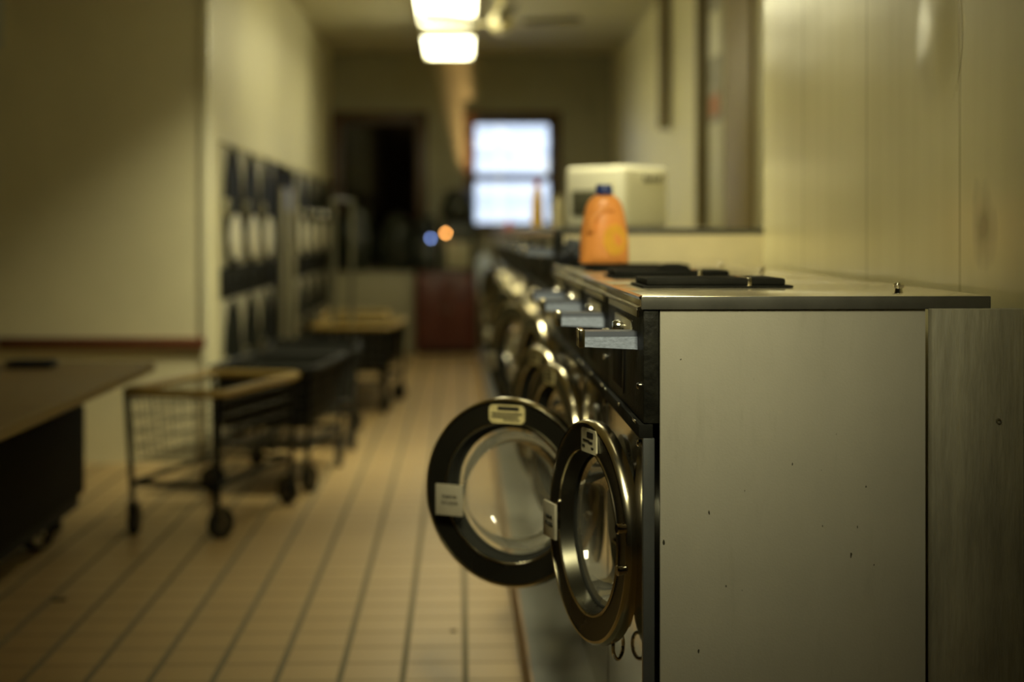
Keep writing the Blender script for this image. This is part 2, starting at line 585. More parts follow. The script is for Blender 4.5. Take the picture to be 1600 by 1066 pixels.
# right wall: a boxed-out chase near the camera, the wall set back beyond it
struct(G().box(X_CH, X_R, Y_FRONT, Y_CH, 0, CEIL).build('wall_right_chase', 'panel_wall'))
struct(G().lathe([(0.16 * q / 14, 0.0005 + 0.0085 * (0.5 + 0.5 * math.cos(PI * q / 14))) for q in range(15)], (X_CH, 3.08, 1.53), (-1, 0, 0), 48).build('wall_right_bulge', 'panel_wall'))  # bulge added to catch a ceiling lamp as the wall glint
struct(G().box(X_R, X_R + 0.1, Y_FRONT, Y_END, 0, CEIL).build('wall_right', 'wall_bright'))
struct(G().box(X_FAR, X_R + 0.1, Y_FRONT - 0.1, Y_FRONT, 0, CEIL).build('wall_front', 'dark_wall'))
struct(G().box(X_FAR - 0.1, X_FAR, Y_FRONT, Y_PART + 0.1, 0, CEIL).build('wall_far_left', 'dark_wall'))
struct(G().box(X_FAR, X_L, Y_PART, Y_PART + 0.12, 0, CEIL).build('wall_partition', 'partition'))
Y_D0 = 8.25
struct(G().box(X_L - 0.12, X_L, Y_PART + 0.12, Y_D0, 0, CEIL).build('wall_left_return', 'wall'))
struct(G().box(X_L - 0.12, X_L, Y_D0, Y_END, 1.625, CEIL).build('wall_left', 'wall'))
struct(G().box(X_L - 0.95, X_L - 0.85, Y_PART + 0.12, Y_END, 0, CEIL).build('wall_left_service', 'wall'))


# back wall with two openings
def back_wall(holes):
    g = G()
    xs = sorted({X_L - 0.95, X_R} | {h[0] for h in holes} | {h[1] for h in holes})
    z0, z1 = holes[0][2], holes[0][3]
    g.box(X_L - 0.95, X_R, Y_END, Y_END + 0.14, 0, z0)
    g.box(X_L - 0.95, X_R, Y_END, Y_END + 0.14, z1, CEIL)
    for a, b in zip(xs, xs[1:]):
        if any(abs(h[0] - a) < 1e-6 for h in holes):
            continue
        g.box(a, b, Y_END, Y_END + 0.14, z0, z1)
    bmesh.ops.remove_doubles(g.bm, verts=g.bm.verts, dist=1e-5)
    return struct(g.build('wall_back', 'back_wall', smooth=False))


WZ0, WZ1 = 0.80, 2.27
W1 = (0.085, 0.935)
W2 = (-1.215, -0.375)
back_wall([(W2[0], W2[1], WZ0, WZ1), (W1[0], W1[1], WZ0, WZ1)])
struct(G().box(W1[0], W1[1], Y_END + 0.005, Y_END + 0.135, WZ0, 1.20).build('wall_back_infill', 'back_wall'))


def window(n, x0, x1, dark, WZ0=WZ0):
    root = bpy.data.objects.new('window_%d' % n, None)
    COL.objects.link(root)
    struct(root)
    root.location = ((x0 + x1) / 2, Y_END, WZ0)
    w = (x1 - x0) / 2
    h = WZ1 - WZ0
    g = G()
    for s in (-1, 1):
        g.box(s * w - 0.045, s * w + 0.055, -0.03, 0.12, -0.05, h + 0.05, 0.004)
    g.box(-w - 0.035, w + 0.035, -0.032, 0.12, h - 0.02, h + 0.055, 0.004)
    struct(g.build('window_frame', 'wood', root))
    struct(G().box(-w - 0.06, w + 0.06, -0.09, 0.12, -0.06, -0.02, 0.004).build('window_sill', 'wood', root))
    zm = 1.665 - WZ0
    for k, (a, b, yy) in enumerate((((-0.02, h - 0.02, 0.05),) if dark else ((zm, h - 0.02, 0.05), (-0.02, zm + 0.03, 0.02)))):
        g = G()
        g.box(-w + 0.03, -w + 0.065, yy, yy + 0.03, a, b)
        g.box(w - 0.065, w - 0.03, yy, yy + 0.03, a, b)
        g.box(-w + 0.065, w - 0.065, yy, yy + 0.03, a - 0.02, a + 0.055)
        g.box(-w + 0.065, w - 0.065, yy, yy + 0.03, b - 0.045, b)
        sash = struct(g.build('sash', 'wood', root))
        struct(G().box(-w + 0.065, w - 0.065, yy + 0.012, yy + 0.018, a + 0.03, b - 0.02).build('pane', 'smoke_glass' if dark else 'pane', sash))
    if not dark:
        pass
    return root


window(1, W1[0], W1[1], False, 1.20)
window(2, W2[0], W2[1], True)
# behind the dark window: a closed wooden shutter board
struct(G().box(W2[0] - 0.05, W2[1] + 0.05, Y_END + 0.16, Y_END + 0.19, WZ0 - 0.1, WZ1 + 0.1).build('trim_1', 'shutter_brown'))
# rail on the partition, jamb strip, base strips
struct(G().box(-2.28, X_L - 0.005, Y_PART - 0.03, Y_PART, 0.57, 0.625, 0.006).build('trim_2', 'rail'))
struct(G().box(X_L - 0.03, X_L + 0.012, Y_PART - 0.012, Y_PART + 0.03, 0, CEIL, 0.004).build('trim_3', 'white_board'))
struct(G().box(0.160, 0.168, 2.62, 14.0, 0, 0.128).build('baseboard_plinth', 'base'))
struct(G().box(0.168, 0.93, 2.62, 4.84, 0, 0.13).build('floor_plinth', 'plinth'))
struct(G().box(0.168, 1.45, 4.86, 14.0, 0, 0.13).build('floor_plinth_rear', 'plinth'))
# outside the window
struct(G().box(-4, 6, 18.6, 18.8, -1, 6).build('outside_wall', 'siding'))
struct(G().box(-4, 6, 15.7, 18.6, -1.1, -1.0).build('outside_ground', 'ground'))
# diagonal stair rail outside, pale boards
st = thing('outdoor_stair', 'pale slanting stair rail outside, seen through the bright window', 'stair', (0.5, 17.6, -1.0))
G().prism([(-0.10, 3.16), (0.56, 2.74), (0.56, 2.92), (-0.10, 3.34)], 'y', 0.0, 0.06).build('stringer', 'white_paint', st)
for px_, h_ in ((-0.06, 3.16), (0.52, 2.80)):
    G().box(px_ - 0.03, px_ + 0.03, 0.0, 0.06, 0.0, h_).build('post', 'white_paint', st)


# ------------------------------------------------------------------ ceiling fixtures, added fill lights, fan
def fixture(y0, y1, m, label, z=2.60, x0=-0.28, x1=0.095, drop=True, beam=None):
    t = thing('ceiling_light', label, 'light', ((x0 + x1) / 2, (y0 + y1) / 2, CEIL), 0, 'long fluorescent ceiling lights')
    w, l = (x1 - x0) / 2, (y1 - y0) / 2
    zz = z - CEIL
    G().box(-w - 0.012, w + 0.012, -l, l, zz + 0.06, zz + 0.11, 0.006).build('housing', 'fixture', t)
    g = G()
    ww = w
    g.prism([(-ww, zz + 0.06), (-ww, zz + 0.02), (-ww + 0.03, zz), (ww - 0.03, zz), (ww, zz + 0.02), (ww, zz + 0.06)], 'y', -l + 0.02, l - 0.02)
    g.build('diffuser', m, t)
    for s in (-1, 1):
        G().box(-w - 0.006, w + 0.006, s * l - 0.018, s * l + 0.018, zz - 0.006, zz + 0.065, 0.003).build('end_cap', 'fixture', t)
        if drop:
            G().cyl((0, s * l * 0.7, zz + 0.11), (0, s * l * 0.7, 0), 0.012, 10).build('hanger_rod', 'fixture', t)
    if beam:  # added aimed area light, used by the unseen fill lights alone
        power, spread, aim = beam
        al = bpy.data.lights.new('louvred_tube', 'AREA')
        al.shape = 'RECTANGLE'
        al.size = x1 - x0 - 0.06
        al.size_y = y1 - y0 - 0.08
        al.energy = power
        al.color = LAMP
        al.spread = math.radians(spread)
        lo = bpy.data.objects.new('louvred_tube', al)
        COL.objects.link(lo)
        lo.location = ((x0 + x1) / 2, (y0 + y1) / 2, z - 0.012)
        d_ = (Vector(aim) - Vector(lo.location)).normalized()
        lo.rotation_euler = Vector((0, 0, -1)).rotation_difference(d_).to_euler()
    return t


fixture(11.65, 13.1, 'lamp_main', 'long glowing fluorescent ceiling light at the far end of the aisle')
fixture(8.95, 11.05, 'lamp_main', 'glowing fluorescent ceiling light directly above the fan blade')
fixture(6.75, 7.65, 'lamp_mid', 'short fluorescent ceiling light over the aisle beside the partition corner', beam=(20, 80, (-0.75, 8.1, 0.3)))  # added out of view to brighten partition corner and floor
fixture(4.9, 6.1, 'lamp_mid', 'short fluorescent ceiling light above the short steel washers', x0=0.22, x1=0.52, beam=(16, 86, (0.90, 5.2, 0.3)))  # added out of view to brighten the right wall and slab tops
fixture(0.9, 2.1, 'lamp_near', 'fluorescent ceiling light in front of the end washer', x0=-0.05, x1=0.25, beam=(7.0, 48, (0.18, 2.6, 1.76)))  # added out of view to light the end panel from above
fixture(2.8, 3.6, 'lamp_near', 'small louvred ceiling light over the round open doors', x0=0.25, x1=0.50, beam=(2.7, 64, (0.55, 4.7, 1.15)))  # added out of view to light the bottle front

fan = thing('ceiling_fan', 'cream ceiling fan with thin blades hanging beside the fluorescent light', 'ceiling fan', (0.274, 10.5, CEIL))
G().cyl((0, 0, -0.32), (0, 0, 0), 0.026, 12).build('down_rod', 'fan_metal', fan)
G().lathe([(0, 0), (0.06, 0), (0.055, -0.05), (0.02, -0.07), (0, -0.07)], (0, 0, 0)).build('canopy', 'fan_metal', fan)
G().lathe([(0, -0.27), (0.035, -0.27), (0.065, -0.30), (0.075, -0.34), (0.07, -0.40), (0.03, -0.43), (0, -0.43)], (0, 0, 0)).build('motor', 'fan_metal', fan)
RAD = math.radians
for k in range(4):
    a = math.radians(4 + 90 * k)
    g = G()
    g.box(0.06, 0.20, -0.022, 0.022, -0.372, -0.352, 0.004)
    b = g.build('blade_arm', 'fan_metal', fan)
    b.rotation_euler = (0, 0, a)
    g = G()
    g.prism([(0.15, -0.05), (0.50, -0.075), (0.54, -0.05), (0.54, 0.05), (0.50, 0.075), (0.15, 0.05)], 'z', -0.351, -0.343)
    b = g.build('blade', 'blade', fan)
    b.rotation_euler = Matrix.Rotation(a, 3, 'Z').to_euler()
    b.matrix_local = Matrix.Rotation(a, 4, 'Z') @ Matrix.Translation((0, 0, -0.347)) @ Matrix.Rotation(RAD(-3), 4, 'Y') @ Matrix.Rotation(RAD(22), 4, 'X') @ Matrix.Translation((0, 0, 0.347))


# ------------------------------------------------------------------ washers
def sheet_with_hole(y0, y1, z0, z1, cy, cz, r, x0, x1, seg=64):
    g = G()
    bm = g.bm

    def per(th):
        c, s = math.cos(th), math.sin(th)
        t = 1e9
        if c > 1e-9: t = min(t, (y1 - cy) / c)
        if c < -1e-9: t = min(t, (y0 - cy) / c)
        if s > 1e-9: t = min(t, (z1 - cz) / s)
        if s < -1e-9: t = min(t, (z0 - cz) / s)
        return (cy + c * t, cz + s * t)
    angs = {2 * PI * k / seg for k in range(seg)}
    for yy in (y0, y1):
        for zz in (z0, z1):
            angs.add(math.atan2(zz - cz, yy - cy) % (2 * PI))
    angs = sorted(angs)
    R = []
    for x in (x0, x1):
        I = [bm.verts.new((x, cy + r * math.cos(a), cz + r * math.sin(a))) for a in angs]
        O = [bm.verts.new((x, *per(a))) for a in angs]
        R.append((I, O))
    n = len(angs)
    for i in range(n):
        j = (i + 1) % n
        for (I, O) in R:
            bm.faces.new((I[i], I[j], O[j], O[i]))
        bm.faces.new((R[0][0][i], R[0][0][j], R[1][0][j], R[1][0][i]))
        bm.faces.new((R[0][1][i], R[0][1][j], R[1][1][j], R[1][1][i]))
    return g


def door(parent, hx, hy, zc, R, alpha, detail=0, face='door_steel'):
    """hinge axis at (hx, hy); the closed door runs to +y with its outer face towards -x"""
    d = part('door', parent, (hx, hy, zc), (0, 0, alpha))
    c = (0, R + 0.004, 0)
    k = R / 0.205
    # profile in (radius, height along +x); outer face at h = -0.03
    face_o = G().lathe([(0.198 * k, -0.030), (0.152 * k, -0.027), (0.152 * k, -0.010), (0.198 * k, -0.010)], c, (1, 0, 0), 72, closed=True).build('door_face', face, d)
    G().lathe([(0.197 * k, -0.0315), (0.201 * k, -0.0315), (0.205 * k, -0.027), (0.207 * k, -0.016), (0.205 * k, -0.004), (0.197 * k, 0.0), (0.190 * k, -0.002), (0.190 * k, -0.009), (0.197 * k, -0.009)], c, (1, 0, 0), 72, closed=True).build('rim', 'rim_steel', d)
    G().lathe([(0.1560 * k, -0.0280), (0.1545 * k, -0.0305), (0.1520 * k, -0.0305), (0.1505 * k, -0.0280), (0.1530 * k, -0.0255)], c, (1, 0, 0), 72, closed=True).build('lip', 'rim_steel', d)
    G().lathe([(0.1515 * k, -0.0275), (0.144 * k, 0.002), (0.141 * k, 0.002), (0.149 * k, -0.0280)], c, (1, 0, 0), 72, closed=True).build('cone', 'door_steel' if detail == 1 else 'rubber', d)
    G().lathe([(0.1445 * k, -0.004), (0.139 * k, -0.001), (0.138 * k, 0.008), (0.144 * k, 0.012), (0.152 * k, 0.010), (0.152 * k, -0.004)], c, (1, 0, 0), 72, closed=True).build('gasket', 'rubber', d)
    G().lathe([(0.1395 * k, 0.003), (0.130 * k, 0.008), (0.128 * k, 0.014), (0.121 * k, 0.034), (0.108 * k, 0.050), (0.100 * k, 0.054), (0.075 * k, 0.066), (0.035 * k, 0.071), (0.0, 0.072)], c, (1, 0, 0), 64).build('glass_bowl', 'glass', d)
    # two hinge bolts
    for dz in (-0.030, 0.042):
        G().lathe([(0, -0.049), (0.0075, -0.049), (0.0095, -0.047), (0.0095, -0.040), (0.007, -0.039), (0.007, -0.032), (0, -0.032)], (0, 0.010, dz), (1, 0, 0), 20).build('hinge_bolt', 'chrome', d)
    # push plate at the free edge
    dzp = 0.022 if detail == 1 else 0.0
    yp0 = c[1] + 0.096 * k
    yp1 = c[1] + 0.163 * k
    pl = G().box(-0.058, -0.052, yp0, yp1, -0.055 + dzp, 0.013 + dzp, 0.0012).build('latch_plate', 'plate', d)
    G().box(-0.053, -0.030, yp1 - 0.022, yp1 - 0.012, -0.045 + dzp, 0.010 + dzp, 0.001).build('latch_post', 'chrome', d)
    if detail:
        for i, tx in enumerate(('PUSH IN', 'TO LOCK')):
            lettering(tx, 0.0098, 'ink', d, (-0.0585, (yp0 + yp1) / 2 - 0.002, -0.014 + dzp - i * 0.0135), (PI / 2, 0, -PI / 2), 'latch_lettering')
    return d, c, k


def sticker(d, c, y, z, w, h, m, rows, header=None, x=-0.0325, notch=0.006):
    g = G()
    a, b = w / 2, h / 2
    g.prism([(c[1] + y - a + notch, z - b), (c[1] + y + a - notch, z - b), (c[1] + y + a, z - b + notch), (c[1] + y + a, z + b - notch), (c[1] + y + a - notch, z + b),
             (c[1] + y - a + notch, z + b), (c[1] + y - a, z + b - notch), (c[1] + y - a, z - b + notch)], 'x', x, x + 0.003)
    s = g.build('sticker', m, d)
    if header:
        y0, y1, z0, z1 = header
        G().box(x - 0.0008, x, c[1] + y + y0, c[1] + y + y1, z + z0, z + z1).build('print_block', 'ink', d)
    for (yy, zz, ww, hh) in rows:
        G().box(x - 0.0008, x, c[1] + y + yy - ww / 2, c[1] + y + yy + ww / 2, z + zz - hh / 2, z + zz + hh / 2).build('print_line', 'ink', d)
    return s


PZ = 0.13
SW, SH, SD = 0.62, 0.9125, 0.588


def washer(x, y, label, W, H, D, R, zc, alpha, group, lid=1, detail=0, stud=True, tall=False, name='front_load_washer', hx=0.018):
    t = thing(name, label, 'washing machine', (x, y, PZ), 0, group)
    top = H
    e = 0.003
    # open-fronted cabinet shell
    g = G()
    g.box(0.032, 0.478 if not tall else D - 0.01, e, 0.012, 0.0, top - 0.022)
    g.box(0.032, 0.478 if not tall else D - 0.01, W - 0.012, W - e, 0.0, top - 0.022)
    xb = 0.478 if not tall else D - 0.01
    g.box(xb - 0.01, xb, 0.012, W - 0.012, 0.0, top - 0.022)
    g.box(0.032, xb - 0.01, 0.012, W - 0.012, 0.0, 0.012)
    bmesh.ops.remove_doubles(g.bm, verts=g.bm.verts, dist=1e-5)
    g.build('cabinet', 'enamel' if not tall else 'end_enamel', t)
    # worktop with its front chrome lip
    slab = G().box(0.0, D, 0.0015, W - 0.0015, top - 0.022, top, 0.0018).build('top_panel', 'lip_steel' if tall else 'top_steel', t)
    g = G()
    g.prism([(-0.004, top - 0.001), (0.002, top + 0.0012), (0.004, top - 0.003), (-0.002, top - 0.006)], 'y', 0.002, W - 0.002)
    g.prism([(-0.006, top - 0.019), (-0.001, top - 0.017), (-0.001, top - 0.024), (-0.006, top - 0.024)], 'y', 0.002, W - 0.002)
    tr = G()
    tr.bm.free(); tr.bm = g.bm
    tr.build('top_trim', 'rim_steel', slab)
    if detail == 1:
        G().box(0.0005, D - 0.0005, -0.0012, 0.0025, top - 0.0222, top - 0.0008, 0.0005).build('end_lip', 'lip_steel', slab)  # dark sheet over the slab end, its shade put into colour
    zp = top - 0.2145          # foot of the control panel
    G().box(0.004, 0.030, 0.0022, W - 0.0022, zp + 0.002, top - 0.0225, 0.002).build('control_panel', 'black_worn', t)
    # instruction plate and coin meter plate
    G().box(0.0012, 0.005, 0.30, W - 0.12, zp + 0.028, zp + 0.110, 0.001).build('instruction_plate', 'black', t)
    g = G()
    g.box(-0.0005, 0.003, 0.292, 0.299, zp + 0.022, zp + 0.116)
    g.build('plate_trim', 'chrome', t)
    G().box(-0.001, 0.005, 0.16, 0.44, zp + 0.130, zp + 0.165, 0.001).build('meter_plate', 'bright_plate', t)
    G().box(-0.0005, 0.005, 0.06, W - 0.05, zp + 0.176, zp + 0.188, 0.001).build('trim_strip', 'bright_plate', t)
    # coin slide sticking out into the aisle
    z1 = zp + 0.150
    cs = part('coin_slide', t, (0, 0, 0))
    g = G()
    g.prism([(0.006, z1 - 0.009), (-0.088, z1 - 0.009), (-0.088, z1 - 0.0265), (0.006, z1 - 0.031)], 'y', 0.088, 0.150)
    g.build('chute_body', 'slide_steel', cs)
    g = G()
    g.prism([(0.006, z1), (-0.088, z1), (-0.088, z1 - 0.0085), (0.006, z1 - 0.0085)], 'y', 0.0895, 0.1485)
    g.build('chute_cover', 'chute_blue', cs)
    G().box(-0.0975, -0.0865, 0.086, 0.152, z1 - 0.0285, z1 + 0.0035, 0.0025).build('chute_end', 'rim_steel', cs)
    # round return knobs
    for (yy, zz, rr) in ((0.265, zp + 0.137 if not lid else zp + 0.148, 0.012), (0.475, zp + 0.120, 0.012)):
        G().lathe([(0, -0.022), (rr * 0.8, -0.022), (rr, -0.017), (rr, -0.008), (rr * 0.7, -0.006), (rr * 0.7, 0.005), (0, 0.005)], (0, yy, zz), (1, 0, 0), 20).build('knob', 'chrome', t)
    # seam bar under the control panel
    G().box(-0.004, 0.02, 0.002, W - 0.002, zp - 0.022, zp + 0.001, 0.0015).build('seam_bar', 'black', t)
    for yy in (0.035, W * 0.48, W - 0.05):
        G().box(-0.006, -0.0035, yy, yy + 0.045, zp - 0.002, zp + 0.0035, 0.0008).build('bar_clip', 'chrome', t)
    # polished front with its porthole
    zt = zp - 0.0225
    cy = W / 2
    sheet_with_hole(0.022, W - 0.004, 0.002, zt, cy, zc, R * 0.80, 0.004, 0.012).build('front_panel', 'mirror_steel', t)
    G().box(0.0035, 0.0225, 0.0015, 0.0215, 0.002, zt, 0.001).build('corner_angle', 'angle', t)
    G().lathe([(R * 0.80, -0.006), (R * 0.86, -0.002), (R * 0.86, 0.004), (R * 0.78, 0.006), (R * 0.74, 0.0)], (0.002, cy, zc), (1, 0, 0), 56, closed=True).build('porthole_ring', 'door_steel', t)
    G().lathe([(R * 0.76, 0.012), (R * 0.84, 0.06), (R * 0.84, 0.36), (R * 0.5, 0.40), (0, 0.40)], (0.0, cy, zc), (1, 0, 0), 48).build('drum', 'drum', t)
    # small catch and screws
    for (yy, zz) in ((0.034, zp + 0.062), (0.034, zt - 0.012)):
        G().lathe([(0, -0.007), (0.004, -0.007), (0.006, -0.004), (0.006, 0.006), (0, 0.006)], (0.003, yy, zz), (1, 0, 0), 14).build('screw', 'chrome', t)
    hy = cy - R - 0.004
    d, c, k = door(t, hx, hy, zc, R, alpha, detail)
    if detail == 1:
        sticker(d, c, -0.020, 0.170, 0.076, 0.044, 'label_white',
                [(0.012, 0.000, 0.034, 0.004), (-0.010, -0.002, 0.020, 0.004), (0.026, -0.011, 0.013, 0.005), (-0.020, -0.011, 0.012, 0.003)],
                (-0.024, 0.008, 0.006, 0.017), notch=0.004)
        G().tube([(0.004 + 0.014 * math.cos(2 * PI * q / 20), c[1] - 0.075 + 0.010 * math.cos(2 * PI * q / 20), -0.195 + 0.024 * math.sin(2 * PI * q / 20)) for q in range(20)], 0.0035, 8, True).build('pull_loop', 'chrome', d)
    elif detail == 2:
        sticker(d, c, 0.000, 0.171, 0.086, 0.040, 'label',
                [(0.0, 0.001, 0.074, 0.004), (0.004, -0.006, 0.066, 0.004), (-0.012, -0.0125, 0.040, 0.003)],
                (-0.030, 0.022, 0.008, 0.017), notch=0.007)
    elif detail:
        sticker(d, c, 0.0, 0.171, 0.080, 0.038, 'label', [(0.0, 0.001, 0.064, 0.004), (0.0, -0.007, 0.058, 0.004)], (-0.026, 0.022, 0.007, 0.015))
    if lid:
        lp = part('dispenser_lid', t, (0.046, 0.365, top))
        G().box(-0.002, 0.286, -0.006, 0.20, 0.0005, 0.005, 0.0015).build('lid_flange', 'black', lp)
        G().box(0.006, 0.272, 0.0, 0.19, 0.005, 0.0185, 0.004).build('lid_cover', 'black', lp)
        G().box(0.198, 0.206, -0.0068, 0.192, 0.004, 0.0200, 0.001).build('lid_clip', 'rim_steel', lp)
        if lid == 2:
            G().lathe([(0, 0.016), (0.042, 0.016), (0.034, 0.026), (0.016, 0.031), (0, 0.031)], (0.15, 0.06, 0.002), (0, 0, 1), 24).build('lid_grip', 'black', lp)
    if stud:
        G().lathe([(0, 0), (0.0075, 0), (0.0065, 0.008), (0.009, 0.010), (0.010, 0.014), (0.006, 0.018), (0, 0.018)], (0.466, 0.12, top), (0, 0, 1), 20).build('stud', 'chrome', t)
    return t


XF = 0.301
RAD = math.radians
sg = 'short steel front washers along the right wall'
ZC = 0.595 - PZ
washer(XF, 2.60, 'steel front washer at the row end, its beige side panel exposed and door ajar', SW, SH, SD, 0.205, ZC, RAD(16), sg, 1, 1)
washer(XF, 3.22, 'second washer from the exposed end, round glass door swung wide open into the aisle', SW, SH, SD, 0.205, ZC - 0.012, RAD(61), sg, 2, 2, stud=False, hx=-0.002)
washer(XF, 3.84, 'short washer that carries the orange bottle on its top, door slightly open', SW, SH, SD, 0.205, ZC, RAD(15), sg, 1, 3)
washer(XF, 4.46, 'short washer with the dark crumpled cloth on top, next to the taller washers', SW, SH, SD, 0.205, ZC, RAD(18), sg, 0, 3)
tg = 'taller washers continuing the row'
ordn = ['first', 'second', 'third', 'fourth', 'fifth', 'sixth', 'seventh', 'eighth', 'ninth', 'tenth', 'eleventh']
alph = [12, 24, 3, 22, 4, 20, 3, 16, 3, 18, 3]
for i in range(11):
    lb = ['first of the taller washers, its cream end panel rising above the short row',
          'second of the taller washers, below the white boxy machine'][i] if i < 2 else '%s of the taller washers counting away from the short steel ones' % ordn[i]
    washer(XF + 0.003, 5.085 + 0.78 * i, lb, 0.776, 1.032, 0.99 if i == 0 else 0.8, 0.215, 0.52, RAD(alph[i]), tg, 0, 0, False, True, 'tall_washer')

cov = thing('end_cover', 'rough grey painted panel closing the gap between end washer and wall', 'panel', (0.782, 2.577, 0))
G().box(0.0, 0.155, 0.0, 0.022, 0.0, 1.0215, 0.002).build('cover_sheet', 'rough_grey', cov)
G().lathe([(0.0022, -0.002), (0.004, -0.0025), (0.005, 0.0), (0.002, 0.001)], (0.112, 0.0, 0.835), (0, 1, 0), 18, closed=True).build('screw', 'steel', cov)


# ------------------------------------------------------------------ things on the washers
def bottle(x, y, z, w, h, dpt, body, cap, label, cat_label, rot=0.0, handle=True, name='detergent_bottle', group='laundry product bottles on the washers'):
    t = thing(name, label, 'bottle', (x, y, z), rot, group)
    prof = [(0.0, 0.0), (0.46, 0.0), (0.5, 0.015), (0.5, 0.12), (0.49, 0.30), (0.455, 0.48), (0.415, 0.62), (0.365, 0.74), (0.29, 0.82), (0.20, 0.86), (0.175, 0.87), (0.175, 0.89), (0.0, 0.89)]
    G().lathe([(r * w, q * h) for r, q in prof], (0, 0, 0), (0, 0, 1), 48, sx=dpt, sy=1.0).build('bottle_body', body, t, angle=50)
    G().lathe([(0, 0.875 * h), (0.175 * w, 0.875 * h), (0.18 * w, 0.885 * h), (0.165 * w, 0.985 * h), (0.15 * w, h), (0, h)], (0, 0, 0), (0, 0, 1), 32).build('bottle_cap', cap, t)
    return t


b = bottle(0.397, 4.315, 1.0425 + 0.0190, 0.136, 0.218, 0.62, 'orange', 'blue_cap', 'orange detergent bottle with a blue cap standing on a black lid', '')
# basis(axis z): u points along x?  keep the wide side across the aisle
for ch in b.children:
    ch.rotation_euler = (0, 0, PI / 2)
g = G()
g.tube([(-0.040, -0.034, 0.090), (-0.034, -0.036, 0.120), (-0.018, -0.033, 0.143), (0.004, -0.028, 0.152), (0.024, -0.026, 0.150)], 0.011, 12)
g.build('bottle_handle', 'orange', b)
g = G()
seg = 40
for (R_, m_, n_, th) in ((0.034, 'yellow_label', 'bottle_label', 0.0),):
    vs0 = []
    for k in range(seg):
        a = 2 * PI * k / seg
        px, pz = 0.026 + R_ * 0.95 * math.cos(a), 0.066 + R_ * 1.25 * math.sin(a)
        px = min(px, 0.064)
        yy = -0.62 * math.sqrt(max(0.0, 0.0680 ** 2 - px * px)) - 0.0022
        vs0.append(g.bm.verts.new((px, yy, pz)))
    g.bm.faces.new(vs0)
    r = bmesh.ops.extrude_face_region(g.bm, geom=list(g.bm.faces))
    for v in r['geom']:
        if isinstance(v, bmesh.types.BMVert):
            v.co.y += 0.004
    g.build(n_, m_, b)
TZ = PZ + 1.032
bottle(0.372, 7.55, TZ + 0.001, 0.085, 0.235, 0.7, 'yellow', 'red_cap', 'yellow bottle with a red cap on the taller washers before the window', '')
bottle(0.478, 7.62, TZ + 0.001, 0.075, 0.165, 0.8, 'cream', 'cream', 'short cream bottle beside the yellow bottle with the red cap', '')
bottle(0.36, 11.6, TZ + 0.001, 0.07, 0.075, 0.8, 'red_cap', 'red_cap', 'tiny red tub on the taller washers in front of the window glass', '')

# crumpled cloth
g = G()
bmesh.ops.create_icosphere(g.bm, subdivisions=5, radius=1.0)
for v in g.bm.verts:
    p = v.co.copy()
    n1 = noise.noise(p * 1.6 + Vector((3.1, 0.2, 5))) * 0.35 + abs(noise.noise(p * 4.2)) * 0.30 + noise.noise(p * 9) * 0.06
    q = p * (1 + n1)
    v.co = Vector((q.x * 0.085, q.y * 0.15, max(0.0, 0.022 + q.z * 0.050)))
tag(g.build('crumpled_cloth', 'cloth', None, (0.395, 4.80, 1.0460), angle=80), 'dark navy crumpled cloth lying on a short washer behind the orange bottle', 'cloth')

# white boxy machine, turned cornerwise
bx = thing('tabletop_machine', 'white boxy rounded machine with a dark window on top of the taller washers', 'machine', (0.63, 6.02, TZ + 0.001), RAD(46))
# local: corner at origin, front face along -x side (x=0 plane), side face along y=0
G().box(0.0, 0.29, 0.0, 0.30, 0.0, 0.243, 0.022, 5).build('housing', 'box_white', bx)
G().box(-0.004, 0.01, 0.075, 0.265, 0.045, 0.150, 0.012, 3).build('door_window', 'olive_glass', bx)
G().box(-0.006, 0.01, 0.055, 0.062, 0.03, 0.18, 0.002).build('door_edge', 'cream', bx)
badge = G().box(0.105, 0.255, -0.002, 0.004, 0.176, 0.216, 0.001).build('badge', 'box_white', bx)
g = G()
for i, (w_, h_) in enumerate(((0.016, 0.024), (0.014, 0.018), (0.015, 0.020), (0.012, 0.017), (0.016, 0.024))):
    x0 = 0.120 + i * 0.024
    g.prism([(x0, 0.184), (x0 + w_, 0.184), (x0 + w_ + 0.006, 0.184 + h_), (x0 + 0.006, 0.184 + h_)], 'y', -0.004, -0.001)
g.build('badge_lettering', 'ink', badge)


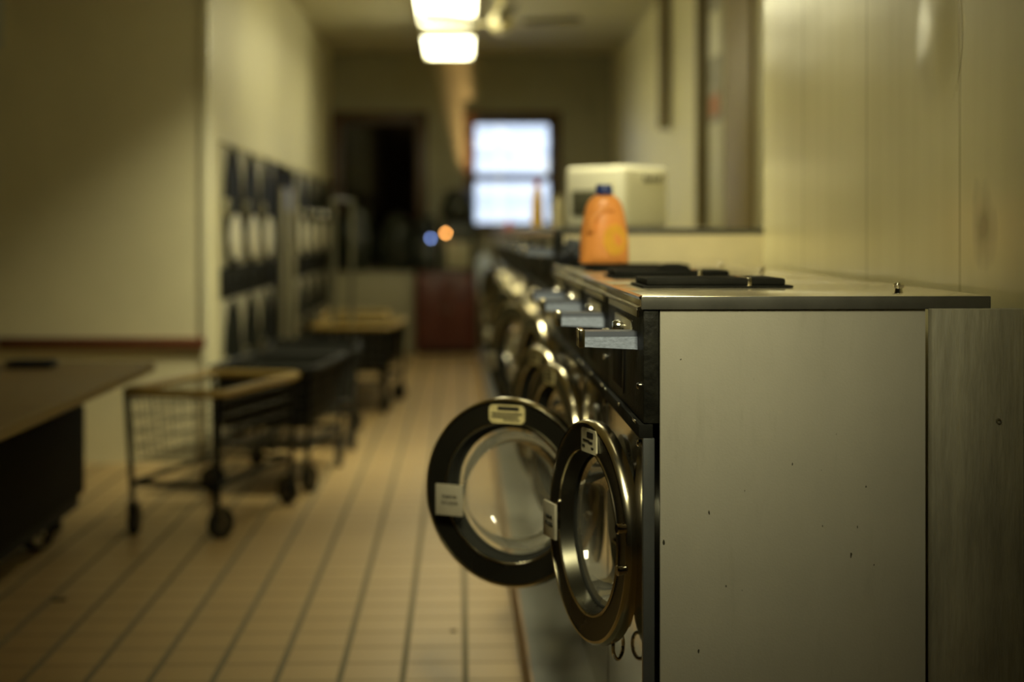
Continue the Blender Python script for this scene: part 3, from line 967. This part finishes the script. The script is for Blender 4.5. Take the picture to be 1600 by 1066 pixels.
# ------------------------------------------------------------------ dryers
def dryer(y, label):
    W = 0.748
    t = thing('stacked_dryer', label, 'dryer', (X_L, y, 0), 0, 'stacked dryers set into the left wall')
    # cabinet body behind the front
    G().box(-0.80, -0.004, 0.004, W - 0.004, 0.0, 1.60).build('cabinet', 'white_enamel', t)
    for (z0, z1, zc, up) in ((0.965, 1.60, 1.276, True), (0.06, 0.785, 0.44, False)):
        d = part('door', t, (0, W / 2, zc))
        R = 0.342
        G().box(0.0, 0.014, -W / 2 + 0.004, W / 2 - 0.004, z0 - zc, z1 - zc, 0.004).build('door_panel', 'dryer_panel', d)
        G().lathe([(R, 0.008), (R, 0.018), (R * 0.97, 0.023), (R * 0.84, 0.021), (R * 0.80, 0.016), (R * 0.80, 0.008)], (0, 0, 0), (1, 0, 0), 56, closed=True).build('door_ring', 'rubber', d)
        G().lathe([(R * 0.82, 0.014), (R * 0.7, 0.019), (R * 0.4, 0.022), (0, 0.023)], (0, 0, 0), (1, 0, 0), 48).build('door_glass', 'dryer_glass', d)
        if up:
            # pale patch standing in for the bright reflection in the lower glass
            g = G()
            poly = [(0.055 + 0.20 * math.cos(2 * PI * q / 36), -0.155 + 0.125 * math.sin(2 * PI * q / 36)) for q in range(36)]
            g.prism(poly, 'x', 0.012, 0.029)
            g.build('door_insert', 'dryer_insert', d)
        G().box(0.012, 0.050, -0.335, -0.315, -0.05, 0.05, 0.004).build('handle', 'chrome', d)
    G().box(0.0, 0.016, 0.004, W - 0.004, 0.79, 0.96, 0.003).build('control_panel', 'rubber', t)
    G().box(0.0, 0.010, 0.004, W - 0.004, 0.0, 0.055, 0.002).build('kick_plate', 'dark_metal', t)
    for yy in (0.18, 0.50):
        G().lathe([(0, 0), (0.022, 0), (0.020, 0.020), (0, 0.022)], (0.016, yy, 0.885), (1, 0, 0), 20).build('knob', 'dark_metal', t)
    return t


dl = ['stacked dryer pair nearest the pale partition corner, pale lower porthole', 'stacked dryer pair, second from the partition corner',
      'stacked dryer pair, third from the partition corner beside the dark column',
      'stacked dryer pair just beyond the dark column', 'stacked dryer pair, second beyond the dark column',
      'stacked dryer pair, third beyond the dark column', 'stacked dryer pair in the far corner by the dark window']
ys = [8.255 + 0.75 * i for i in range(3)] + [11.95 + 0.75 * i for i in range(4)]
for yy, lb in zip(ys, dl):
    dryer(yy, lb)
# tall coin changer column between the dryers
cc = thing('coin_changer', 'tall dark column with pale posts and a blue lit display between dryers', 'coin changer', (X_L, 10.51, 0))
G().box(-0.8, 0.0, 0.0, 1.43, 0.0, 1.60).build('column_body', 'black', cc)
for yy in (0.56, 1.20):
    G().box(0.0, 0.02, yy, yy + 0.18, 0.02, 1.46, 0.004).build('post', 'pale_plate', cc)
G().box(0.0, 0.025, 0.70, 1.05, 1.30, 1.46, 0.004).build('display', 'blue_cap', cc)

# ------------------------------------------------------------------ folding table and things around it
tb = thing('folding_table', 'brown laminate folding table with a tan edge at the left wall', 'table', (-1.20, 6.2, 0))
G().box(-1.60, -0.012, -3.05, 0.0, 0.606, 0.636, 0.002).build('tabletop', 'laminate', tb)
g = G()
g.box(-0.012, 0.002, -3.05, 0.012, 0.602, 0.637, 0.003)
g.box(-1.60, -0.012, 0.0, 0.012, 0.602, 0.637, 0.003)
g.build('edge_band', 'table_edge', tb)
g = G().box(-1.55, -0.32, -3.0, -0.06, 0.545, 0.604, 0.003).build('apron', 'dark_metal', tb)
for (lx, ly) in ((-0.36, -0.12), (-1.50, -0.12), (-0.36, -2.9), (-1.50, -2.9)):
    lg = G().box(lx - 0.025, lx + 0.025, ly - 0.025, ly + 0.025, 0.0, 0.55, 0.004).build('leg', 'dark_metal', tb)
tag(G().box(-0.09, 0.09, -0.05, 0.05, 0.0, 0.028, 0.012, 3).build('folded_cloth', 'cloth', None, (-1.615, 5.97, 0.6375)), 'flat dark folded cloth lying near the far edge of the table', 'cloth')
g = G()
bmesh.ops.create_icosphere(g.bm, subdivisions=4, radius=1.0)
for v in g.bm.verts:
    p = v.co.copy()
    k = 1 + noise.noise(p * 1.7) * 0.25 + noise.noise(p * 5) * 0.06
    v.co = Vector((p.x * 0.15 * k, p.y * 0.13 * k, max(0.0, 0.10 + p.z * 0.13 * k)))
tag(g.build('laundry_bag', 'cloth', None, (-1.83, 5.75, 0.637), angle=80), 'dark slumped laundry bag on the table by the partition', 'bag')
# trolley under the table
dy = thing('utility_trolley', 'black low trolley with spoked wheels parked under the table', 'trolley', (-1.72, 5.72, 0))
G().box(-0.62, 0.30, -1.55, 0.28, 0.155, 0.50, 0.02).build('bin', 'black', dy)  # bin enlarged and blackened to give the shade under the table
G().box(-0.60, 0.28, -1.53, 0.26, 0.11, 0.154, 0.004).build('chassis', 'dark_metal', dy)
for (lx, ly) in ((0.19, -0.02), (-0.11, -0.235), (0.19, -1.40), (-0.50, -1.40)):
    w = part('wheel', dy, (lx, ly, 0.0725))
    ax = (1, 0, 0) if lx > 0.1 else (0.25, 1, 0)
    ax = (0.35, 1, 0)
    G().lathe([(0.0725, -0.012), (0.0725, 0.012), (0.056, 0.015), (0.056, -0.015)], (0, 0, 0), ax, 36, closed=True).build('tyre', 'rubber', w)
    G().lathe([(0, -0.02), (0.015, -0.02), (0.015, 0.02), (0, 0.02)], (0, 0, 0), ax, 18).build('hub', 'wire', w)
    a_, u_, v_ = basis(ax)
    for k in range(5):
        dct = u_ * math.cos(2 * PI * k / 5) + v_ * math.sin(2 * PI * k / 5)
        G().cyl(tuple(dct * 0.012), tuple(dct * 0.058), 0.006, 8).build('spoke', 'dark_metal', w)


# ------------------------------------------------------------------ wire laundry carts
def cart(x, y, rot, label, L=0.83, W=0.42, zr=0.545, rim='bumper', rack=None, cas=(20, -35, 75, 10), liner=True):
    t = thing('laundry_cart', label, 'laundry cart', (x, y, 0), rot, 'wire laundry carts on casters in the aisle')
    w, l = W / 2, L / 2

    def rr(inset, z, rad=0.05, n=5):
        pts = []
        for (cx, cy, a0) in ((w - rad, l - rad, 0), (-w + rad, l - rad, 90), (-w + rad, -l + rad, 180), (w - rad, -l + rad, 270)):
            for k in range(n + 1):
                a = RAD(a0 + 90 * k / n)
                pts.append((cx + (rad - inset) * math.cos(a), cy + (rad - inset) * math.sin(a), z))
        return pts
    G().tube(rr(0.0, zr), 0.016, 10, True).build('rim', rim, t)
    # wire basket
    g = G()
    zb = zr - 0.26
    for z in (zr - 0.03, zr - 0.09, zr - 0.15, zr - 0.21):
        g.tube(rr(0.012 + (zr - z) * 0.10, z, 0.05, 3), 0.0028, 5, True)
    nx, ny = 8, 15
    for i in range(nx + 1):
        xx = (-1 + 2 * i / nx) * (w - 0.03)
        f = 0.92
        g.tube([(xx, -l + 0.008, zr - 0.01), (xx * f, -l + 0.035, zb), (xx * f, l - 0.035, zb), (xx, l - 0.008, zr - 0.01)], 0.0024, 5)
    for j in range(ny + 1):
        yy = (-1 + 2 * j / ny) * (l - 0.03)
        f = 0.95
        g.tube([(-w + 0.008, yy, zr - 0.01), (-w + 0.035, yy * f, zb), (w - 0.035, yy * f, zb), (w - 0.008, yy, zr - 0.01)], 0.0024, 5)
    g.build('basket', 'wire', t)
    if liner:
        g = G()
        pts = [rr(0.022, zr - 0.015), rr(0.045, zb + 0.008)]
        A, B = [[g.bm.verts.new(p) for p in q] for q in pts]
        n_ = len(A)
        for i in range(n_):
            g.bm.faces.new((A[i], A[(i + 1) % n_], B[(i + 1) % n_], B[i]))
        g.bm.faces.new(B)
        g.build('liner_bag', 'rubber', t)
    # tubular frame
    zf = 0.20
    g = G()
    g.tube([(-w + .03, -l + .03, zf), (w - .03, -l + .03, zf), (w - .03, l - .03, zf), (-w + .03, l - .03, zf)], 0.011, 8, True)
    g.build('frame', 'dark_metal', t)
    cor = ((-1, -1), (1, -1), (1, 1), (-1, 1))
    for i, (sx, sy) in enumerate(cor):
        px, py = sx * (w - 0.03), sy * (l - 0.03)
        G().cyl((px, py, 0.115), (sx * (w - 0.012), sy * (l - 0.012), zr - 0.005), 0.011, 10).build('post', 'dark_metal', t)
        c = part('caster', t, (px, py, 0.0), (0, 0, RAD(cas[i])))
        G().lathe([(0.058, -0.010), (0.058, 0.010), (0.050, 0.014), (0.036, 0.014), (0.036, -0.014), (0.050, -0.014)], (0, 0.02, 0.058), (1, 0, 0), 32, closed=True).build('tyre', 'rubber', c)
        G().lathe([(0, -0.012), (0.036, -0.009), (0.036, 0.009), (0, 0.012)], (0, 0.02, 0.058), (1, 0, 0), 24).build('hub', 'wire', c)
        g = G()
        for s in (-1, 1):
            g.prism([(0.008, 0.050), (0.030, 0.052), (0.020, 0.122), (-0.014, 0.122)], 'x', s * 0.018 - 0.002, s * 0.018 + 0.002)
        g.box(-0.020, 0.020, -0.016, 0.022, 0.120, 0.126)
        g.build('fork', 'wire', c)
    if rack:
        xa, xb, zt = rack
        r_ = part('hanging_rack', t)
        for xx in (xa, xb):
            G().cyl((xx, -l + 0.04, 0.2), (xx, -l + 0.04, zt), 0.016, 12).build('rack_post', 'rack', r_)
        G().tube([(xa, -l + 0.04, zt), (xa, l - 0.05, zt)], 0.010, 8).build('rack_bar', 'rack', r_)
    return t


M['rack'] = mat('galvanised_rack', (0.22, 0.215, 0.16), rough=0.4, metal=0.4)
HEAD = -math.atan2(0.207, 0.80)
cart(-0.975, 6.30, HEAD, 'wire laundry cart with a tan rim beside the folding table', W=0.40, cas=(10, -25, 60, 20), liner=False)
cart(-0.83, 7.32, RAD(-6), 'black rimmed wire laundry cart just behind the tan rimmed one', W=0.46, rim='dark_metal', cas=(80, -20, 5, 40))
cart(-0.80, 8.62, RAD(4), 'dark rimmed wire laundry cart, third one along the dryers', W=0.48, rim='dark_metal', zr=0.52, cas=(30, 10, -40, 70))
cart(-0.655, 10.35, RAD(-5), 'tan rimmed wire laundry cart with a hanging rack', W=0.50, rim='bumper', rack=(-0.115, 0.0, 1.36), cas=(-15, 35, 60, 0))
cart(-0.75, 11.35, RAD(3), 'farthest wire laundry cart with a tan rim before the far wall', W=0.46, cas=(40, -15, 20, 60))

# ------------------------------------------------------------------ far end: red cabinet and vending machines
rc = thing('red_cabinet', 'dark red cabinet on the floor below the vending machines', 'cabinet', (-0.13, 14.75, 0))
G().box(-0.29, 0.29, 0.0, 0.5, 0.04, 0.77, 0.008).build('cabinet_body', 'red', rc)
for s in (-1, 1):
    G().box(s * 0.143 - 0.134, s * 0.143 + 0.134, -0.014, 0.0, 0.09, 0.73, 0.005).build('cabinet_door', 'red', rc)
    G().cyl((s * 0.03, -0.03, 0.42), (s * 0.03, -0.012, 0.42), 0.012, 12).build('knob', 'steel', rc)
G().box(-0.28, 0.28, 0.02, 0.48, 0.0, 0.04).build('kick_plate', 'dark_metal', rc)


def vendor(x, w, h, label, plate, globe):
    t = thing('candy_machine', label, 'vending machine', (x, 15.0, 0.7705), 0, 'candy vending machines on the red cabinet')
    hb = h * 0.56
    G().box(-w / 2, w / 2, -0.15, 0.15, 0.0, hb, 0.012, 3).build('machine_body', 'dark_green', t)
    G().box(-w * 0.36, w * 0.36, -0.158, -0.148, hb * 0.06, hb * 0.62, 0.004).build('front_plate', plate, t)
    G().cyl((0, -0.19, hb * 0.78), (0, -0.15, hb * 0.78), 0.022, 18).build('crank', 'chrome', t)
    r = w * 0.52
    zc = hb + r * 0.75
    G().lathe([(0.0, zc - r * 0.92), (r * 0.6, zc - r * 0.8), (r * 0.92, zc - r * 0.4), (r, zc), (r * 0.92, zc + r * 0.4), (r * 0.62, zc + r * 0.78), (0, zc + r * 0.8)], (0, 0, 0), (0, 0, 1), 32).build('globe', globe, t)
    G().lathe([(0, zc + r * 0.74), (r * 0.80, zc + r * 0.72), (r * 0.78, zc + r * 0.98), (r * 0.4, zc + r * 1.18), (0, zc + r * 1.22)], (0, 0, 0), (0, 0, 1), 32).build('lid', 'dark_green', t)
    return t


vendor(-0.02, 0.33, 0.82, 'taller dark candy vending machine with a pale front plate on the red cabinet', 'pale_plate', 'dark_green')
vendor(-0.315, 0.20, 0.60, 'smaller dark candy vending machine beside the taller one', 'dark_green', 'dark_green')
t = tag(G().lathe([(0, -0.02), (0.013, -0.02), (0.013, 0.0), (0, 0.0)], (0, 0, 0), (0, 1, 0), 16).build('indicator_lamp', 'lamp_orange', None, (-0.137, 14.848, 1.135)),
        'small glowing orange indicator lamp on the candy vending machine', 'lamp')
t = tag(G().lathe([(0, -0.02), (0.012, -0.02), (0.012, 0.0), (0, 0.0)], (0, 0, 0), (0, 1, 0), 16).build('indicator_lamp', 'lamp_blue', None, (-0.278, 14.848, 1.085)),
        'small blue indicator lamp on the smaller candy vending machine', 'lamp')

ul = bpy.data.lights.new('warm_uplight', 'SPOT')
ul.energy = 420
ul.color = (1.0, 0.62, 0.26)
ul.spot_size = RAD(26)
ul.spot_blend = 0.6
ul.shadow_soft_size = 0.02
ulo = bpy.data.objects.new('warm_uplight', ul)
COL.objects.link(ulo)
ulo.location = (0.16, 15.05, 1.10)
ulo.rotation_euler = (Vector((-0.12, 15.40, 2.30)) - Vector(ulo.location)).to_track_quat('-Z', 'Y').to_euler()

pb = thing('pedestal_bin', 'pale bluish rounded bin on a dark foot between red cabinet and washers', 'bin', (0.215, 13.85, 0))
G().lathe([(0, 0), (0.075, 0), (0.075, 0.03), (0.03, 0.06), (0.03, 0.60), (0.0, 0.60)], (0, 0, 0)).build('foot', 'dark_metal', pb)
G().lathe([(0, 0.60), (0.05, 0.60), (0.075, 0.66), (0.078, 0.80), (0.065, 0.90), (0.03, 0.95), (0, 0.955)], (0, 0, 0)).build('bin_body', 'pale_blue', pb)

# black bags heaped on the sill ledge under the dark window
lc = thing('low_cabinet', 'beige low cabinet under the dark window at the far wall', 'cabinet', (-0.845, 15.05, 0))
G().box(-0.42, 0.40, 0.0, 0.30, 0.0, 0.745, 0.006).build('cabinet_body', 'pale_plate', lc)
G().box(-0.43, 0.41, -0.015, 0.31, 0.745, 0.765, 0.004).build('cabinet_top', 'pale_plate', lc)
for i, (x, sx, sz, lb) in enumerate(((-1.0, 0.20, 0.36, 'big black bag slumped on the low cabinet beside the dryers'), (-0.60, 0.19, 0.30, 'black bag slumped on the low cabinet next to the vending machines'))):
    g = G()
    bmesh.ops.create_icosphere(g.bm, subdivisions=4, radius=1.0)
    for v in g.bm.verts:
        p = v.co.copy()
        k = 1 + noise.noise(p * 1.6 + Vector((i * 4, 0, 0))) * 0.25 + noise.noise(p * 5) * 0.06
        v.co = Vector((p.x * sx * k, p.y * 0.13 * k, max(0.0, sz * 0.8 + p.z * sz * k)))
    tag(g.build('black_bag', 'dark_green', None, (x, 15.20, 0.7655), angle=80), lb, 'bag', 'black bags on the low cabinet')

# ------------------------------------------------------------------ right wall: pipes and notice board
pp = tag(G().cyl((0, 0, 1.88), (0, 0, CEIL), 0.045, 20).build('wall_pipe', 'pipe_dark', None, (X_R - 0.05, 11.1, 0)), 'dark pipe stub coming down the wall above the taller washers', 'pipe')
pp = tag(G().cyl((0, 0, 1.17), (0, 0, CEIL), 0.04, 20).build('wall_pipe', 'pipe_dark', None, (X_R - 0.045, 9.40, 0)), 'dark full length pipe running down beside the notice board', 'pipe')
nb = thing('notice_board', 'white upright board on the wall, its upper part covered in notices', 'notice board', (X_R, 8.72, 1.18))
G().box(-0.03, -0.001, 0.0, 0.52, 0.0, CEIL - 1.19, 0.004).build('board', 'white_board', nb)
po = G().box(-0.034, -0.031, 0.03, 0.49, 0.60, CEIL - 1.21).build('poster', 'poster', nb)
G().box(-0.036, -0.0345, 0.10, 0.44, 0.64, 0.76).build('poster_heading', 'poster_red', po)
G().box(-0.036, -0.0345, 0.06, 0.46, 0.98, 1.24).build('poster_panel', 'white_board', po)

# sign at the top of the partition
sg_ = thing('wall_sign', 'dark blue sign with a pale rounded border high on the partition', 'sign', (-2.62, Y_PART, 2.05))
G().box(-0.36, 0.36, -0.015, 0, -0.0, 0.60, 0.012).build('sign_border', 'sign_white', sg_)
G().box(-0.31, 0.31, -0.019, -0.012, 0.05, 0.55, 0.01).build('sign_face', 'sign_blue', sg_)

struct(G().box(X_R - 0.03, X_R, 7.93, 8.66, 0, CEIL, 0.004).build('trim_4', 'tan_panel'))  # full-height tan sheet over the darker strip of wall

# scraps on the floor
tag(G().box(-0.022, 0.022, -0.012, 0.012, 0, 0.004, 0.0015).build('floor_scrap', 'rubber', None, (-1.25, 4.93, 0.0005)), 'small dark scrap lying on the tiles before the table', 'scrap')
tag(G().lathe([(0, 0), (0.009, 0), (0.008, 0.003), (0, 0.003)], (0, 0, 0), (0, 0, 1), 14).build('floor_scrap', 'rubber', None, (-0.02, 4.51, 0.0005)), 'tiny dark dot of litter on the tiles near the plinth', 'scrap')
